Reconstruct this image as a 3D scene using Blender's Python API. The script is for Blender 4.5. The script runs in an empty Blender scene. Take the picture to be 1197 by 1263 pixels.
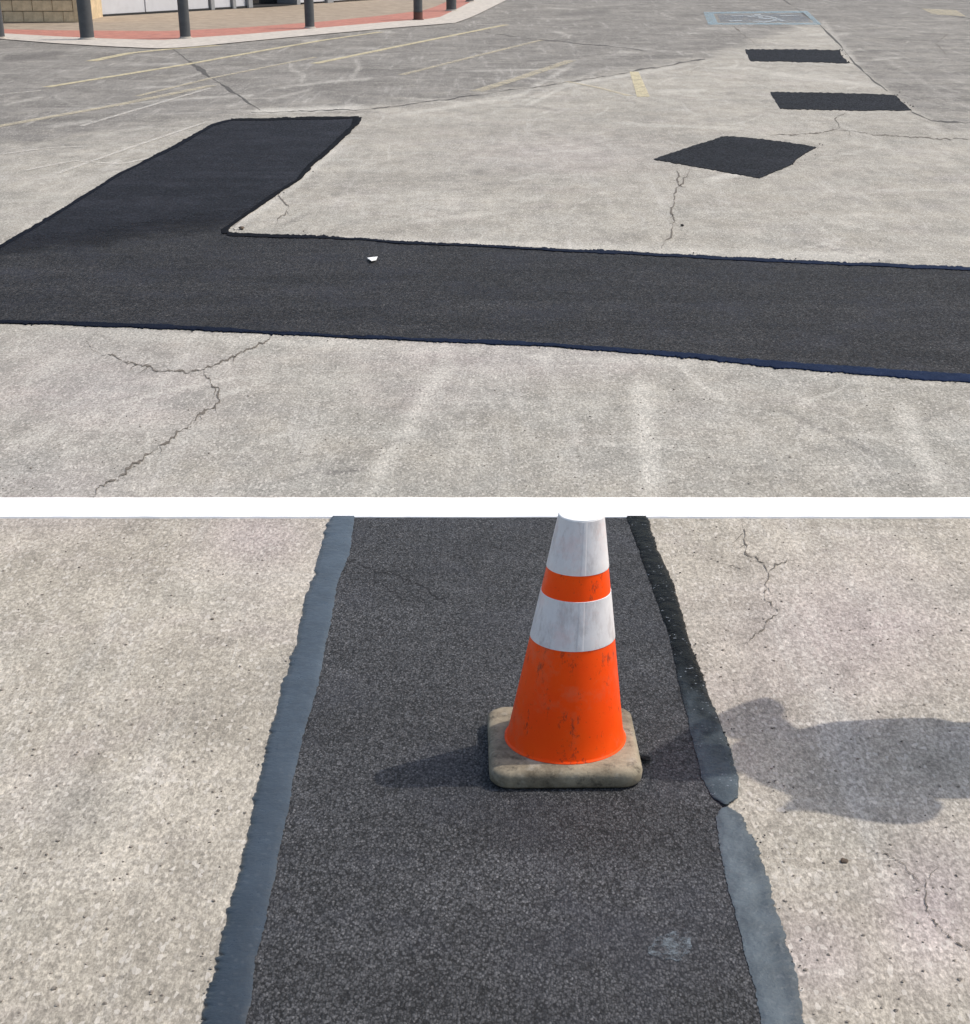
import bpy, bmesh, math, random
import numpy as np
from mathutils import Vector, noise
random.seed(7); rng = np.random.default_rng(7)
S = bpy.context.scene
COL = S.collection

# ------------------------------------------------------------------ camera
W, H = 1197.0, 1263.0
F, CX, CY, YH = 1950.0, 598.5, 950.0, -95.0
TH = math.atan((CY - YH) / F)
CAMH = 1.76
cam = bpy.data.cameras.new('camera'); camo = bpy.data.objects.new('camera', cam); COL.objects.link(camo)
camo.location = (0, 0, CAMH); camo.rotation_euler = (math.pi/2 - TH, 0, 0)
cam.sensor_fit = 'HORIZONTAL'; cam.sensor_width = 36; cam.lens = F / W * 36
cam.shift_x = 0.0; cam.shift_y = (CY - H/2) / W
cam.clip_start = 0.05; cam.clip_end = 2000
S.camera = camo

ST, CT = math.sin(TH), math.cos(TH)
def G(px, py, z=0.0):
    """ground point (height z) that the photograph shows at a pixel"""
    x = (px - CX) / F; v = (py - CY) / F
    dz = -ST - v * CT; dy = CT - v * ST
    t = (z - CAMH) / dz
    return Vector((x * t, dy * t, z))
def P(p):
    """pixel of a world point, with pixels per metre"""
    x, y, z = p; z -= CAMH
    d = y * CT - z * ST; u = y * ST + z * CT
    return CX + F * x / d, CY - F * u / d, F / d

# ------------------------------------------------------------------ light
_a, _b = G(697, 926), G(455, 957)
SH = (_b - _a); SH.z = 0; SH.normalize()
SUN_EL = math.radians(54.0)
to_sun = Vector((-SH.x * math.cos(SUN_EL), -SH.y * math.cos(SUN_EL), math.sin(SUN_EL)))
wd = bpy.data.worlds.new('World'); S.world = wd; wd.use_nodes = True
nt = wd.node_tree; nt.nodes.clear()
sky = nt.nodes.new('ShaderNodeTexSky'); sky.sky_type = 'NISHITA'; sky.sun_disc = False
sky.sun_elevation = SUN_EL; sky.sun_rotation = math.atan2(to_sun.x, to_sun.y)
sky.air_density = 1.3; sky.dust_density = 4.0; sky.ozone_density = 1.0; sky.altitude = 200
bg = nt.nodes.new('ShaderNodeBackground'); bg.inputs['Strength'].default_value = 0.14
wo = nt.nodes.new('ShaderNodeOutputWorld')
nt.links.new(sky.outputs[0], bg.inputs['Color']); nt.links.new(bg.outputs[0], wo.inputs['Surface'])
sun = bpy.data.lights.new('sun', 'SUN'); sun.energy = 2.3; sun.angle = math.radians(0.55); sun.color = (1.0, .93, .83)
suno = bpy.data.objects.new('sun', sun); COL.objects.link(suno)
suno.rotation_euler = to_sun.to_track_quat('Z', 'Y').to_euler(); suno.location = (6, 3, 8)
S.view_settings.view_transform = 'Standard'; S.view_settings.look = 'None'
S.view_settings.exposure = 0.25; S.view_settings.gamma = 1.0; S.view_settings.use_curve_mapping = False

# ------------------------------------------------------------------ helpers
def tag(o, label=None, cat=None, group=None, kind=None):
    if label: o['label'] = label
    if cat: o['category'] = cat
    if group: o['group'] = group
    if kind: o['kind'] = kind
    return o
def empty(name, loc=(0, 0, 0), rz=0):
    o = bpy.data.objects.new(name, None); COL.objects.link(o); o.location = loc; o.rotation_euler = (0, 0, rz)
    o.empty_display_size = .1
    return o
def link(name, me, mat=None, parent=None, smooth=False):
    if mat is not None and not me.materials: me.materials.append(mat)
    o = bpy.data.objects.new(name, me); COL.objects.link(o)
    if parent is not None: o.parent = parent
    if smooth:
        for p in me.polygons: p.use_smooth = True
    return o
def from_bm(name, bm, mat, parent=None, smooth=False):
    bmesh.ops.recalc_face_normals(bm, faces=bm.faces)
    me = bpy.data.meshes.new(name); bm.to_mesh(me); bm.free()
    return link(name, me, mat, parent, smooth)
def pyd(name, vs, fs, mat, parent=None, smooth=False):
    me = bpy.data.meshes.new(name); me.from_pydata([tuple(v) for v in vs], [], fs); me.update()
    return link(name, me, mat, parent, smooth)
def box_bm(bm, x0, x1, y0, y1, z0, z1, bev=0):
    r = bmesh.ops.create_cube(bm, size=1)
    for v in r['verts']:
        v.co = Vector(((x0+x1)/2 + v.co.x*(x1-x0), (y0+y1)/2 + v.co.y*(y1-y0), (z0+z1)/2 + v.co.z*(z1-z0)))
    if bev:
        es = list({e for v in r['verts'] for e in v.link_edges})
        bmesh.ops.bevel(bm, geom=es, offset=bev, segments=2, affect='EDGES', profile=.5)
def box(name, x0, x1, y0, y1, z0, z1, mat, parent=None, bev=0):
    bm = bmesh.new(); box_bm(bm, x0, x1, y0, y1, z0, z1, bev); return from_bm(name, bm, mat, parent)
def lathe_bm(bm, prof, n=48, center=None, cap=True):
    """prof: list of (r, z) ; center(z) -> (x, y)"""
    rings = []
    for r, z in prof:
        cx, cy = center(z) if center else (0, 0)
        rings.append([bm.verts.new((cx + r*math.cos(2*math.pi*i/n), cy + r*math.sin(2*math.pi*i/n), z)) for i in range(n)])
    for a, b in zip(rings, rings[1:]):
        for i in range(n): bm.faces.new((a[i], a[(i+1) % n], b[(i+1) % n], b[i]))
    if cap:
        bm.faces.new(rings[0][::-1]); bm.faces.new(rings[-1])
def resample(pts, n):
    p = np.array(pts, float); d = np.r_[0, np.cumsum(np.linalg.norm(np.diff(p, axis=0), axis=1))]
    t = np.linspace(0, d[-1], n)
    return np.c_[np.interp(t, d, p[:, 0]), np.interp(t, d, p[:, 1])]
def dens(pts, step):
    p = np.array(pts, float); L = np.linalg.norm(np.diff(p, axis=0), axis=1).sum()
    return resample(pts, max(2, int(L / step) + 1))
def n1(t, s=0): return noise.noise(Vector((t, s * 7.31 + .17, s * 1.7)))

# ------------------------------------------------------------------ node materials
class NB:
    def __init__(s, name):
        s.m = bpy.data.materials.new(name); s.m.use_nodes = True; s.t = s.m.node_tree; s.t.nodes.clear()
        s.out = s.n('ShaderNodeOutputMaterial'); s.b = s.n('ShaderNodeBsdfPrincipled')
        s.l(s.b.outputs[0], s.out.inputs[0]); s.co = s.n('ShaderNodeTexCoord').outputs['Object']
    def n(s, k, **kw):
        x = s.t.nodes.new(k)
        for a, v in kw.items(): setattr(x, a, v)
        return x
    def l(s, a, b): s.t.links.new(a, b)
    def noise(s, scale, detail=4, rough=.55, vec=None, col=False, off=None):
        x = s.n('ShaderNodeTexNoise'); x.inputs['Scale'].default_value = scale; x.inputs['Detail'].default_value = detail
        x.inputs['Roughness'].default_value = rough
        v = vec if vec is not None else s.co
        if off:
            mp = s.n('ShaderNodeMapping'); mp.inputs['Location'].default_value = off; s.l(v, mp.inputs[0]); v = mp.outputs[0]
        s.l(v, x.inputs['Vector'])
        return x.outputs['Color' if col else 'Fac']
    def voro(s, scale, out='Color', feat='F1', vec=None):
        x = s.n('ShaderNodeTexVoronoi'); x.inputs['Scale'].default_value = scale; x.feature = feat
        s.l(vec if vec is not None else s.co, x.inputs['Vector']); return x.outputs[out]
    def mapv(s, scale=(1, 1, 1), rot=(0, 0, 0)):
        mp = s.n('ShaderNodeMapping'); mp.inputs['Scale'].default_value = scale; mp.inputs['Rotation'].default_value = rot
        s.l(s.co, mp.inputs[0]); return mp.outputs[0]
    def ramp(s, f, a, b, c0=0.0, c1=1.0):
        r = s.n('ShaderNodeMapRange'); r.clamp = True
        for k, v in zip(('From Min', 'From Max', 'To Min', 'To Max'), (a, b, c0, c1)): r.inputs[k].default_value = v
        s.l(f, r.inputs['Value']); return r.outputs[0]
    def math(s, op, a, b=None):
        x = s.n('ShaderNodeMath', operation=op)
        for i, v in enumerate((a, b)):
            if v is None: continue
            if isinstance(v, (int, float)): x.inputs[i].default_value = v
            else: s.l(v, x.inputs[i])
        return x.outputs[0]
    def mix(s, f, a, b, mode='MIX'):
        x = s.n('ShaderNodeMix', data_type='RGBA', blend_type=mode)
        for i, v in ((0, f), (6, a), (7, b)):
            if isinstance(v, (int, float)): x.inputs[i].default_value = v
            elif isinstance(v, (tuple, list)): x.inputs[i].default_value = (*v[:3], 1)
            else: s.l(v, x.inputs[i])
        return x.outputs[2]
    def attr(s, name):
        x = s.n('ShaderNodeAttribute'); x.attribute_name = name; sp = s.n('ShaderNodeSeparateColor'); s.l(x.outputs['Color'], sp.inputs[0])
        return sp.outputs
    def bump(s, h, strength=.5, dist=.01, prev=None):
        x = s.n('ShaderNodeBump'); x.inputs['Strength'].default_value = strength; x.inputs['Distance'].default_value = dist
        s.l(h, x.inputs['Height'])
        if prev is not None: s.l(prev, x.inputs['Normal'])
        return x.outputs[0]
    def done(s, col=None, rough=.8, nrm=None, spec=.5, metal=0):
        b = s.b
        for key, v in (('Base Color', col), ('Roughness', rough), ('Metallic', metal), ('Specular IOR Level', spec)):
            if v is None: continue
            if isinstance(v, (int, float)): b.inputs[key].default_value = v
            elif isinstance(v, (tuple, list)): b.inputs[key].default_value = (*v[:3], 1)
            else: s.l(v, b.inputs[key])
        if nrm is not None: s.l(nrm, b.inputs['Normal'])
        return s.m

def mat_ground():
    k = NB('worn_concrete')
    st = k.attr('stain'); tn = k.attr('tint')
    base = k.mix(k.ramp(k.noise(.9, 8, .65), .34, .66), (.305, .278, .230), (.445, .408, .343))
    base = k.mix(k.math('MULTIPLY', k.ramp(k.noise(1.7, 6, .65, off=(3, 9, 0)), .52, .68), .28), base, (.425, .37, .365))   # pink cast
    base = k.mix(k.math('MULTIPLY', k.ramp(k.noise(1.3, 6, .65, off=(7, 2, 0)), .5, .68), .4), base, (.315, .31, .27))      # grey-green cast
    base = k.mix(tn[0], base, (.44, .375, .375))
    base = k.mix(k.math('MULTIPLY', tn[1], k.ramp(k.noise(2.4, 6, .7, off=(8, 8, 1)), .32, .62, .45, 1)), base, (.290, .284, .258))
    # old asphalt beyond
    aw = k.mix(k.ramp(k.noise(.8, 8, .7, off=(1, 1, 0)), .3, .7), (.112, .106, .097), (.242, .230, .21))
    zone = k.ramp(k.math('ADD', st[2], k.ramp(k.noise(1.6, 8, .75), .3, .7, -.55, .45)), .2, .9)
    base = k.mix(k.math('MULTIPLY', zone, .92), base, aw)
    # mottling from centimetres to a hand's breadth
    base = k.mix(1.0, base, k.ramp(k.noise(5, 9, .78, vec=k.mapv((1.2, .5, 1), (0, 0, .1)), off=(5, 1, 3)), .3, .7, .70, 1.26), 'MULTIPLY')
    base = k.mix(k.ramp(k.noise(12, 8, .8, vec=k.mapv((1.2, .42, 1), (0, 0, .35)), off=(2, 8, 0)), .55, .76, 0, .4), base, (.55, .515, .45))
    base = k.mix(k.ramp(k.noise(8, 8, .8, vec=k.mapv((1.2, .42, 1), (0, 0, -.3)), off=(6, 8, 0)), .55, .76, 0, .34), base, (.215, .20, .175))
    # drag marks and scratches in several directions
    def drag(sc, rot, a, b, amt, col, off=None):
        f = k.noise(1.0, 8, .78, vec=k.mapv(sc, (0, 0, rot)), off=off)
        return k.mix(k.ramp(f, a, b, 0, amt), base, col)
    base = drag((.8, 5, 1), .45, .54, .70, .4, (.53, .50, .45))
    base = drag((6, .45, 1), -.25, .54, .70, .55, (.50, .48, .44), (3, 3, 0))
    base = drag((4, .5, 1), .2, .56, .72, .5, (.22, .21, .19), (9, 1, 0))
    base = drag((1.2, 30, 1), .55, .61, .66, .6, (.56, .535, .48), (1, 7, 0))
    base = drag((30, 1.0, 1), -.4, .62, .67, .55, (.56, .535, .48), (4, 2, 0))
    base = drag((1.0, 26, 1), -.16, .62, .67, .55, (.19, .18, .16), (8, 5, 0))
    # scrape marks and oil with a shape of their own
    n = k.math('SUBTRACT', k.noise(7, 9, .82), .5)
    lt = k.ramp(k.math('ADD', k.math('MULTIPLY', st[0], .85), k.math('MULTIPLY', n, 1.15)), .18, .75)
    flk = k.ramp(k.noise(75, 4, .75, vec=k.mapv((1, .5, 1)), off=(1, 2, 3)), .36, .6, .25, 1)
    base = k.mix(k.math('MULTIPLY', k.math('MULTIPLY', k.math('MULTIPLY', lt, flk), k.ramp(st[0], 0, .15)), .95), base, (.60, .575, .515))
    n2 = k.math('SUBTRACT', k.noise(10, 8, .8, off=(4, 0, 0)), .5)
    dk = k.ramp(k.math('ADD', st[1], k.math('MULTIPLY', n2, 1.2)), .22, .85)
    base = k.mix(k.math('MULTIPLY', k.math('MULTIPLY', dk, k.ramp(st[1], 0, .15)), .8), base, (.12, .113, .105))
    # aggregate grain
    lay = k.mapv((1, .48, 1), (0, 0, .06))
    g1 = k.noise(200, 3, .75, vec=lay); g2 = k.noise(108, 4, .72, vec=lay)
    v1 = k.voro(130, vec=lay)
    vs = k.n('ShaderNodeSeparateColor'); k.l(v1, vs.inputs[0])
    base = k.mix(1.0, base, k.ramp(g1, .3, .7, .66, 1.34), 'MULTIPLY')
    base = k.mix(1.0, base, k.ramp(g2, .3, .7, .66, 1.34), 'MULTIPLY')
    base = k.mix(1.0, base, k.ramp(vs.outputs[2], 0, 1, .82, 1.18), 'MULTIPLY')
    base = k.mix(k.ramp(vs.outputs[0], .93, .96, 0, .3), base, (.19, .17, .145))
    base = k.mix(k.ramp(vs.outputs[1], .92, .96, 0, .45), base, (.66, .62, .56))
    pit = k.math('MULTIPLY', k.ramp(k.voro(27, 'Distance'), .06, .16, 1, 0), k.ramp(k.noise(3.5, 3, off=(2, 6, 0)), .66, .74))
    base = k.mix(k.math('MULTIPLY', pit, .45), base, (.13, .115, .095))
    h = k.math('ADD', k.math('MULTIPLY', g1, .5), k.math('SUBTRACT', k.math('MULTIPLY', g2, .8), pit))
    return k.done(base, .9, k.bump(h, .42, .004), .2)

def mat_asphalt(name, lo, hi, speck, grain=110, bs=.8, cast=(.06, .06, .085), smear=.35, spec=.35):
    k = NB(name)
    wv = k.n('ShaderNodeVectorMath', operation='ADD'); k.l(k.mapv((1, .6, 1), (0, 0, .05)), wv.inputs[0])
    wn = k.n('ShaderNodeVectorMath', operation='SCALE'); k.l(k.noise(grain * .8, 2, .6, col=True), wn.inputs[0]); wn.inputs['Scale'].default_value = 1.1 / grain
    k.l(wn.outputs[0], wv.inputs[1]); wc = wv.outputs[0]
    v = k.voro(grain, vec=wc); vs = k.n('ShaderNodeSeparateColor'); k.l(v, vs.inputs[0])
    vd = k.voro(grain, 'Distance', vec=wc); g = k.noise(grain * 1.5, 3, .75, vec=wc)
    base = k.mix(vs.outputs[0], lo, hi)
    base = k.mix(k.ramp(vs.outputs[1], .88, 1.0, 0, .8), base, speck)
    base = k.mix(k.ramp(vd, .40, .75, 0, .9), base, tuple(c * .4 for c in lo))
    base = k.mix(1, base, k.ramp(g, .28, .72, .35, 1.65), 'MULTIPLY')
    base = k.mix(1, base, k.ramp(k.noise(2.2, 7, .65), .3, .7, .82, 1.2), 'MULTIPLY')
    base = k.mix(1, base, k.ramp(k.noise(18, 5, .7), .3, .7, .86, 1.14), 'MULTIPLY')
    base = k.mix(k.ramp(k.noise(2.2, 7, .72, off=(5, 5, 0)), .48, .72, 0, smear), base, cast)
    base = k.mix(1, base, k.ramp(k.noise(1, 7, .68, vec=k.mapv((.6, 3, 1), (0, 0, .3))), .3, .7, .72, 1.3), 'MULTIPLY')
    h = k.math('SUBTRACT', k.math('ADD', k.math('MULTIPLY', vs.outputs[2], .6), k.math('MULTIPLY', g, .6)), k.math('MULTIPLY', vd, .5))
    return k.done(base, k.ramp(vs.outputs[2], 0, 1, .55, .9), k.bump(h, bs, .004), spec)

def mat_tar(name, col, dusty, rough0=.25, rough1=.45, bs=.25, spec=.5, glint=.55):
    k = NB(name); a = k.attr('dust_sheen')
    n = k.noise(45, 5, .7); n2 = k.noise(9, 4, .6)
    c = k.mix(a[0], col, dusty)  # dust on the right strips, painted sky reflection on the others
    c = k.mix(1, c, k.ramp(n2, .3, .7, .8, 1.2), 'MULTIPLY')
    sp = k.voro(130); vs = k.n('ShaderNodeSeparateColor'); k.l(sp, vs.inputs[0])
    c = k.mix(k.math('MULTIPLY', k.ramp(vs.outputs[0], .93, .98), glint), c, (.15, .165, .18))
    if glint == 0:    # sun glints painted as bright specks in the wet tar's colour
        sp2 = k.voro(240); v2 = k.n('ShaderNodeSeparateColor'); k.l(sp2, v2.inputs[0])
        c = k.mix(k.math('MULTIPLY', k.ramp(v2.outputs[0], .95, .98), k.ramp(k.noise(20, 5, .7, off=(2, 2, 2)), .5, .6)), c, (.30, .33, .37))
    h = k.math('ADD', k.math('MULTIPLY', k.noise(16, 3), .8), k.math('MULTIPLY', n, .4))
    return k.done(c, k.ramp(n, .3, .7, rough0, rough1), k.bump(h, bs, .012), spec)

def mat_plain(name, col, rough=.6, var=.12, scale=8, bs=.1, dirt=None, spec=.4, dirt_amt=.5):
    k = NB(name)
    c = k.mix(1, col, k.ramp(k.noise(scale, 5, .65), .3, .7, 1 - var, 1 + var), 'MULTIPLY')
    if dirt: c = k.mix(k.ramp(k.noise(scale * 2.3, 6, .7, off=(3, 1, 2)), .5, .72, 0, dirt_amt), c, dirt)
    return k.done(c, rough, k.bump(k.noise(scale * 12, 3), bs, .004), spec)

def mat_paint(name, col, keep=.5, scale=7, soft=.14, amt=.9):
    """worn road paint: chipped away where the mask is low, so the ground itself shows"""
    k = NB(name)
    w = k.ramp(k.noise(scale, 9, .78), keep - soft, keep + soft)
    w2 = k.ramp(k.noise(scale * 9, 5, .75), .36, .6, .35, 1)
    k.l(k.math('MULTIPLY', k.math('MULTIPLY', w, w2), amt), k.b.inputs['Alpha'])
    c = k.mix(1, col, k.ramp(k.noise(150, 3), .3, .7, .8, 1.2), 'MULTIPLY')
    return k.done(c, .85, k.bump(k.noise(150, 3), .4, .003), .3)

M_GROUND = mat_ground()
M_NEAR = mat_asphalt('rolled_asphalt', (.022, .023, .025), (.098, .099, .104), (.15, .15, .154), grain=205, bs=.9, cast=(.048, .051, .068), spec=.3)
M_BAND = mat_asphalt('fresh_asphalt_band', (.022, .022, .023), (.052, .0505, .051), (.095, .092, .09), grain=105, bs=.5, cast=(.030, .032, .043), smear=.5, spec=.12)
M_LEG = mat_asphalt('sealed_asphalt', (.0085, .009, .012), (.019, .0195, .025), (.034, .034, .039), grain=100, bs=.3, cast=(.034, .035, .044), smear=.6, spec=.12)
M_SQ = mat_asphalt('patch_asphalt', (.0075, .0075, .0095), (.018, .0178, .021), (.032, .031, .033), grain=90, bs=.3, cast=(.026, .026, .033), smear=.5, spec=.10)
M_TAR = mat_tar('sealant_tar', (.021, .030, .041), (.055, .073, .091), bs=.35, glint=.12)  # blue-grey colour stands in for sky reflected in black tar
M_TAR2 = mat_tar('dusty_grey_tar', (.045, .060, .074), (.115, .14, .155), .35, .6, .8, .4, .35)
M_TARB = mat_tar('wet_black_tar', (.0015, .0015, .0015), (.075, .095, .11), .12, .4, 1.0, .06, .0)
M_TARF = mat_tar('sky_tint_sealant', (.0025, .0025, .004), (.010, .020, .052), .6, .85, .5, .06, .05)  # blue mixed into the tar colour as painted sky reflection
M_STBK = mat_plain('seam_dark', (.022, .022, .024), .9, .4, 40)
M_CRACK = mat_plain('crack_dirt', (.135, .118, .098), .95, .4, 30)
M_JOINT = mat_plain('joint_filler', (.085, .08, .073), .9, .4, 12)
M_WHITE = mat_plain('plain_white', (.90, .90, .89), .6, .02, 5, .05)
M_YEL = mat_paint('worn_yellow_paint', (.64, .565, .37), .38, 5, amt=.95)
M_YELF = mat_paint('faded_yellow_paint', (.58, .52, .38), .42, 5, amt=.8)
M_PALE = mat_paint('faded_white_paint', (.62, .59, .53), .40, amt=.85)
M_BLUE = mat_paint('faded_blue_paint', (.33, .47, .54), .46, 5, amt=.85)
M_BLUW = mat_paint('faded_white_symbol', (.55, .60, .62), .45, 5, amt=.85)

# ------------------------------------------------------------------ ground
us = np.linspace(-360, 1560, 520)
vs_ = np.concatenate([np.linspace(-62, 0, 26, endpoint=False), np.linspace(0, 160, 90, endpoint=False),
                      np.linspace(160, 640, 130, endpoint=False), np.linspace(640, 1500, 130)])
U, V = np.meshgrid(us, vs_)
X = (U - CX) / F; VV = (V - CY) / F
T = CAMH / (ST + VV * CT)
GX, GY = X * T, (CT - VV * ST) * T
nr, nc = U.shape
LIGHT = np.zeros_like(U); DARK = np.zeros_like(U); ZONE = np.zeros_like(U); PINK = np.zeros_like(U); GRN = np.zeros_like(U)
def segdist(pts):
    d = np.full(U.shape, 1e9); tt = np.zeros_like(U); pts = np.array(pts, float)
    for i in range(len(pts) - 1):
        a, b = pts[i], pts[i+1]; e = b - a; L2 = (e**2).sum() + 1e-9
        t = np.clip(((U - a[0]) * e[0] + (V - a[1]) * e[1]) / L2, 0, 1)
        dd = np.hypot(U - a[0] - t * e[0], V - a[1] - t * e[1])
        m = dd < d; d[m] = dd[m]; tt[m] = ((i + t) / (len(pts) - 1))[m]
    return d, tt
def stroke(A, pts, w, val, fade=True):
    d, t = segdist(pts); m = np.clip(1.15 - d / w, 0, 1) * val
    if fade: m = m * np.clip(np.minimum(t, 1 - t) * 5 + .25, 0, 1)
    np.maximum(A, m, out=A)
def blob(A, cx, cy, rx, ry, val):
    np.maximum(A, val * np.exp(-(((U - cx) / rx)**2 + ((V - cy) / ry)**2)), out=A)
# far asphalt zone: above this image line and right of the joint
by = np.interp(U, [-400, 0, 130, 240, 330, 450, 620, 740, 800, 870, 1000, 1600], [230, 190, 168, 152, 137, 135, 116, 96, 84, 72, 30, 20])
ZONE = np.clip((by - V) / np.interp(V, [0, 100, 200], [14, 24, 60]) + .5, 0, 1)
jx = np.interp(V, [-60, 0, 33, 80, 112, 150, 200, 260], [925, 965, 1015, 1058, 1095, 1150, 1230, 1420])
ZONE = np.maximum(ZONE, np.clip((U - jx) / 10 + .5, 0, 1) * np.clip((190 - V) / 60, 0, 1) * .85)
for p, w, v in [([(565, 425), (520, 500), (450, 614)], 15, .7), ([(530, 440), (505, 520), (470, 560)], 9, .45),
                ([(788, 455), (797, 530), (803, 625)], 17, .8), ([(1105, 490), (1135, 550), (1165, 612)], 16, .7),
                ([(350, 425), (300, 500), (250, 590)], 18, .35), ([(165, 470), (60, 560)], 18, .4), ([(620, 430), (600, 480)], 14, .35),
                ([(690, 430), (680, 600)], 14, .3), ([(470, 430), (400, 520), (360, 610)], 16, .4), ([(600, 440), (575, 530), (540, 610)], 14, .4), ([(880, 460), (900, 600)], 20, .35), ([(1060, 475), (1090, 540)], 12, .4), ([(240, 430), (120, 540)], 16, .4), ([(100, 430), (20, 480)], 14, .45), ([(740, 440), (735, 560)], 12, .35), ([(1190, 500), (1230, 600)], 14, .4), ([(960, 470), (1010, 600)], 16, .3), ([(0, 560), (80, 520)], 12, .5),
                ([(357, 72), (360, 86), (376, 92), (370, 106)], 4.5, .55), ([(438, 70), (443, 84), (430, 100)], 5, .55),
                ([(330, 110), (410, 100), (470, 96)], 3, .6), ([(325, 125), (390, 108)], 3, .5), ([(300, 138), (460, 132)], 5, .9),
                ([(450, 148), (640, 118), (720, 72)], 5, .55), ([(580, 150), (760, 78)], 4, .4), ([(640, 135), (700, 105), (870, 76)], 4, .6),
                ([(1085, 70), (1120, 88), (1165, 118), (1180, 128)], 5, .4), ([(730, 150), (940, 160)], 4, .5), ([(300, 290), (1197, 322)], 9, .55),
                ([(290, 278), (360, 232), (440, 160)], 8, .6), ([(860, 225), (920, 212), (960, 205)], 6, .8), ([(1000, 196), (1100, 180)], 4, .5),
                ([(0, 405), (420, 424), (800, 446), (1197, 480)], 7, .6), ([(930, 88), (1100, 108)], 5, .6), ([(1010, 20), (1060, 80)], 6, .5),
                ([(0, 130), (60, 118)], 3, .5), ([(60, 190), (150, 188)], 3, .5), ([(20, 285), (90, 250)], 6, .4)]:
    stroke(LIGHT, p, w * (1.5 if p[0][1] > 400 else 1), v * (.8 if p[0][1] > 400 else 1))
blob(LIGHT, 520, 250, 150, 30, .35); blob(LIGHT, 700, 280, 160, 25, .3); blob(LIGHT, 1000, 270, 160, 25, .28); blob(LIGHT, 1000, 95, 60, 12, .4)
for p, w, v in [([(0, 72), (30, 70), (85, 64)], 6, 1), ([(120, 66), (230, 62)], 4, .6), ([(20, 100), (110, 112)], 3, .5), ([(260, 76), (330, 70)], 3, .5), ([(350, 52), (480, 44)], 3, .4), ([(680, 18), (760, 14)], 4, .8), ([(640, 28), (860, 46)], 2, .6), ([(830, 20), (905, 14)], 2.5, .7), ([(740, 172), (800, 160)], 3, .4), ([(1060, 200), (1197, 240)], 4, .35), ([(420, 190), (520, 180)], 3, .35), ([(980, 205), (1090, 228)], 3, .4), ([(170, 80), (215, 74)], 6, .5), ([(395, 584), (425, 581), (455, 577)], 6, .75),
                ([(488, 450), (510, 449)], 3, .5), ([(0, 95), (70, 88)], 3, .4), ([(640, 15), (820, 22)], 3, .45), ([(620, 8), (700, 4)], 3, .4),
                ([(840, 15), (960, 12)], 3, .35), ([(800, 500), (900, 520)], 10, .25), ([(560, 228), (620, 236)], 4, .3), ([(1000, 212), (1100, 222)], 3, .35)]:
    stroke(DARK, p, w, v)
for cx, cy, rx, ry, v in [(130, 480, 160, 60, .5), (60, 600, 120, 50, .4), (620, 440, 180, 30, .5), (1050, 780, 160, 90, .4), (320, 660, 70, 50, .4),
                          (700, 190, 120, 25, .3), (1150, 1120, 70, 90, .5), (1000, 1180, 90, 60, .35), (540, 480, 90, 30, .3)]:
    blob(PINK, cx, cy, rx, ry, min(.75, v * 1.25))
GRN[V < 614] = np.interp(V[V < 614], [100, 300, 614], [.55, .6, .8])
for cx, cy, rx, ry, v in [(90, 1010, 60, 40, .5), (500, 540, 150, 70, .35), (1000, 540, 170, 60, .3), (1080, 980, 120, 60, .25)]:
    blob(GRN, cx, cy, rx, ry, v)
# lens-shaped stain and blotch in the middle of the bare concrete
stroke(DARK, [(533, 222), (556, 215), (590, 212), (640, 207), (695, 206)], 2.2, .6); stroke(DARK, [(545, 231), (580, 236), (610, 233)], 2, .6); stroke(DARK, [(590, 227), (640, 226)], 2, .5)
blob(DARK, 610, 221, 70, 9, .28); blob(DARK, 735, 221, 16, 6, .42); blob(DARK, 690, 225, 60, 8, .2)
# everyday scuffs: short scrapes of every direction laid on the lot itself
def worldstroke(A, x, y, ang, L, w, val):
    p = []
    c = rng.normal() * .35
    for t in np.linspace(0, 1, 5):
        a = ang + c * t; x += math.cos(a) * L / 5; y += math.sin(a) * L / 5
        u, v, s_ = P((x, y, 0)); p.append((u, v))
    px = max(.8, w * P((x, y, 0))[2] * .5)
    lo = np.min(p, axis=0) - 12 - 3 * px; hi = np.max(p, axis=0) + 12 + 3 * px
    c0_, c1_ = np.searchsorted(us, [lo[0], hi[0]]); r0_, r1_ = np.searchsorted(vs_, [lo[1], hi[1]])
    if c1_ - c0_ < 2 or r1_ - r0_ < 2: return
    global U, V
    U0, V0 = U, V; U, V = U0[r0_:r1_, c0_:c1_], V0[r0_:r1_, c0_:c1_]
    stroke(A[r0_:r1_, c0_:c1_], p, px, val); U, V = U0, V0
for i in range(900):
    px, py = rng.uniform(-40, 1240), rng.choice([rng.uniform(12, 150), rng.uniform(150, 610), rng.uniform(640, 1300)], p=[.35, .4, .25])
    g = G(px, py); L = rng.uniform(.1, 1.3) * (.4 + (g.y / 12)); ang = rng.choice([rng.normal(1.45, .35), rng.normal(2.0, .3), rng.normal(.9, .4), rng.uniform(0, 6.28)])
    far = py < 160
    if py > 640: L *= .5
    worldstroke(LIGHT if rng.random() < (.68 if far else .72) else DARK, g.x, g.y, ang, L, rng.uniform(.006, .03) * (1 + g.y / 14), rng.uniform(.15, .6) * (.55 if py > 640 else 1))
for i in range(170):   # broad grimy patches and tyre sweeps
    px, py = rng.uniform(-40, 1240), rng.uniform(4, 300) if rng.random() < .8 else rng.uniform(300, 610)
    g = G(px, py); far = g.y > 12
    worldstroke(DARK, g.x, g.y, rng.choice([rng.normal(1.3, .5), rng.normal(.2, .4)]), rng.uniform(.4, 2.2) * (2 if far else .8), rng.uniform(.05, .25) * (2 if far else 1), rng.uniform(.12, .34))
verts = np.c_[GX.ravel(), GY.ravel(), np.zeros(nr * nc)]
idx = np.arange(nr * nc).reshape(nr, nc)
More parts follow.
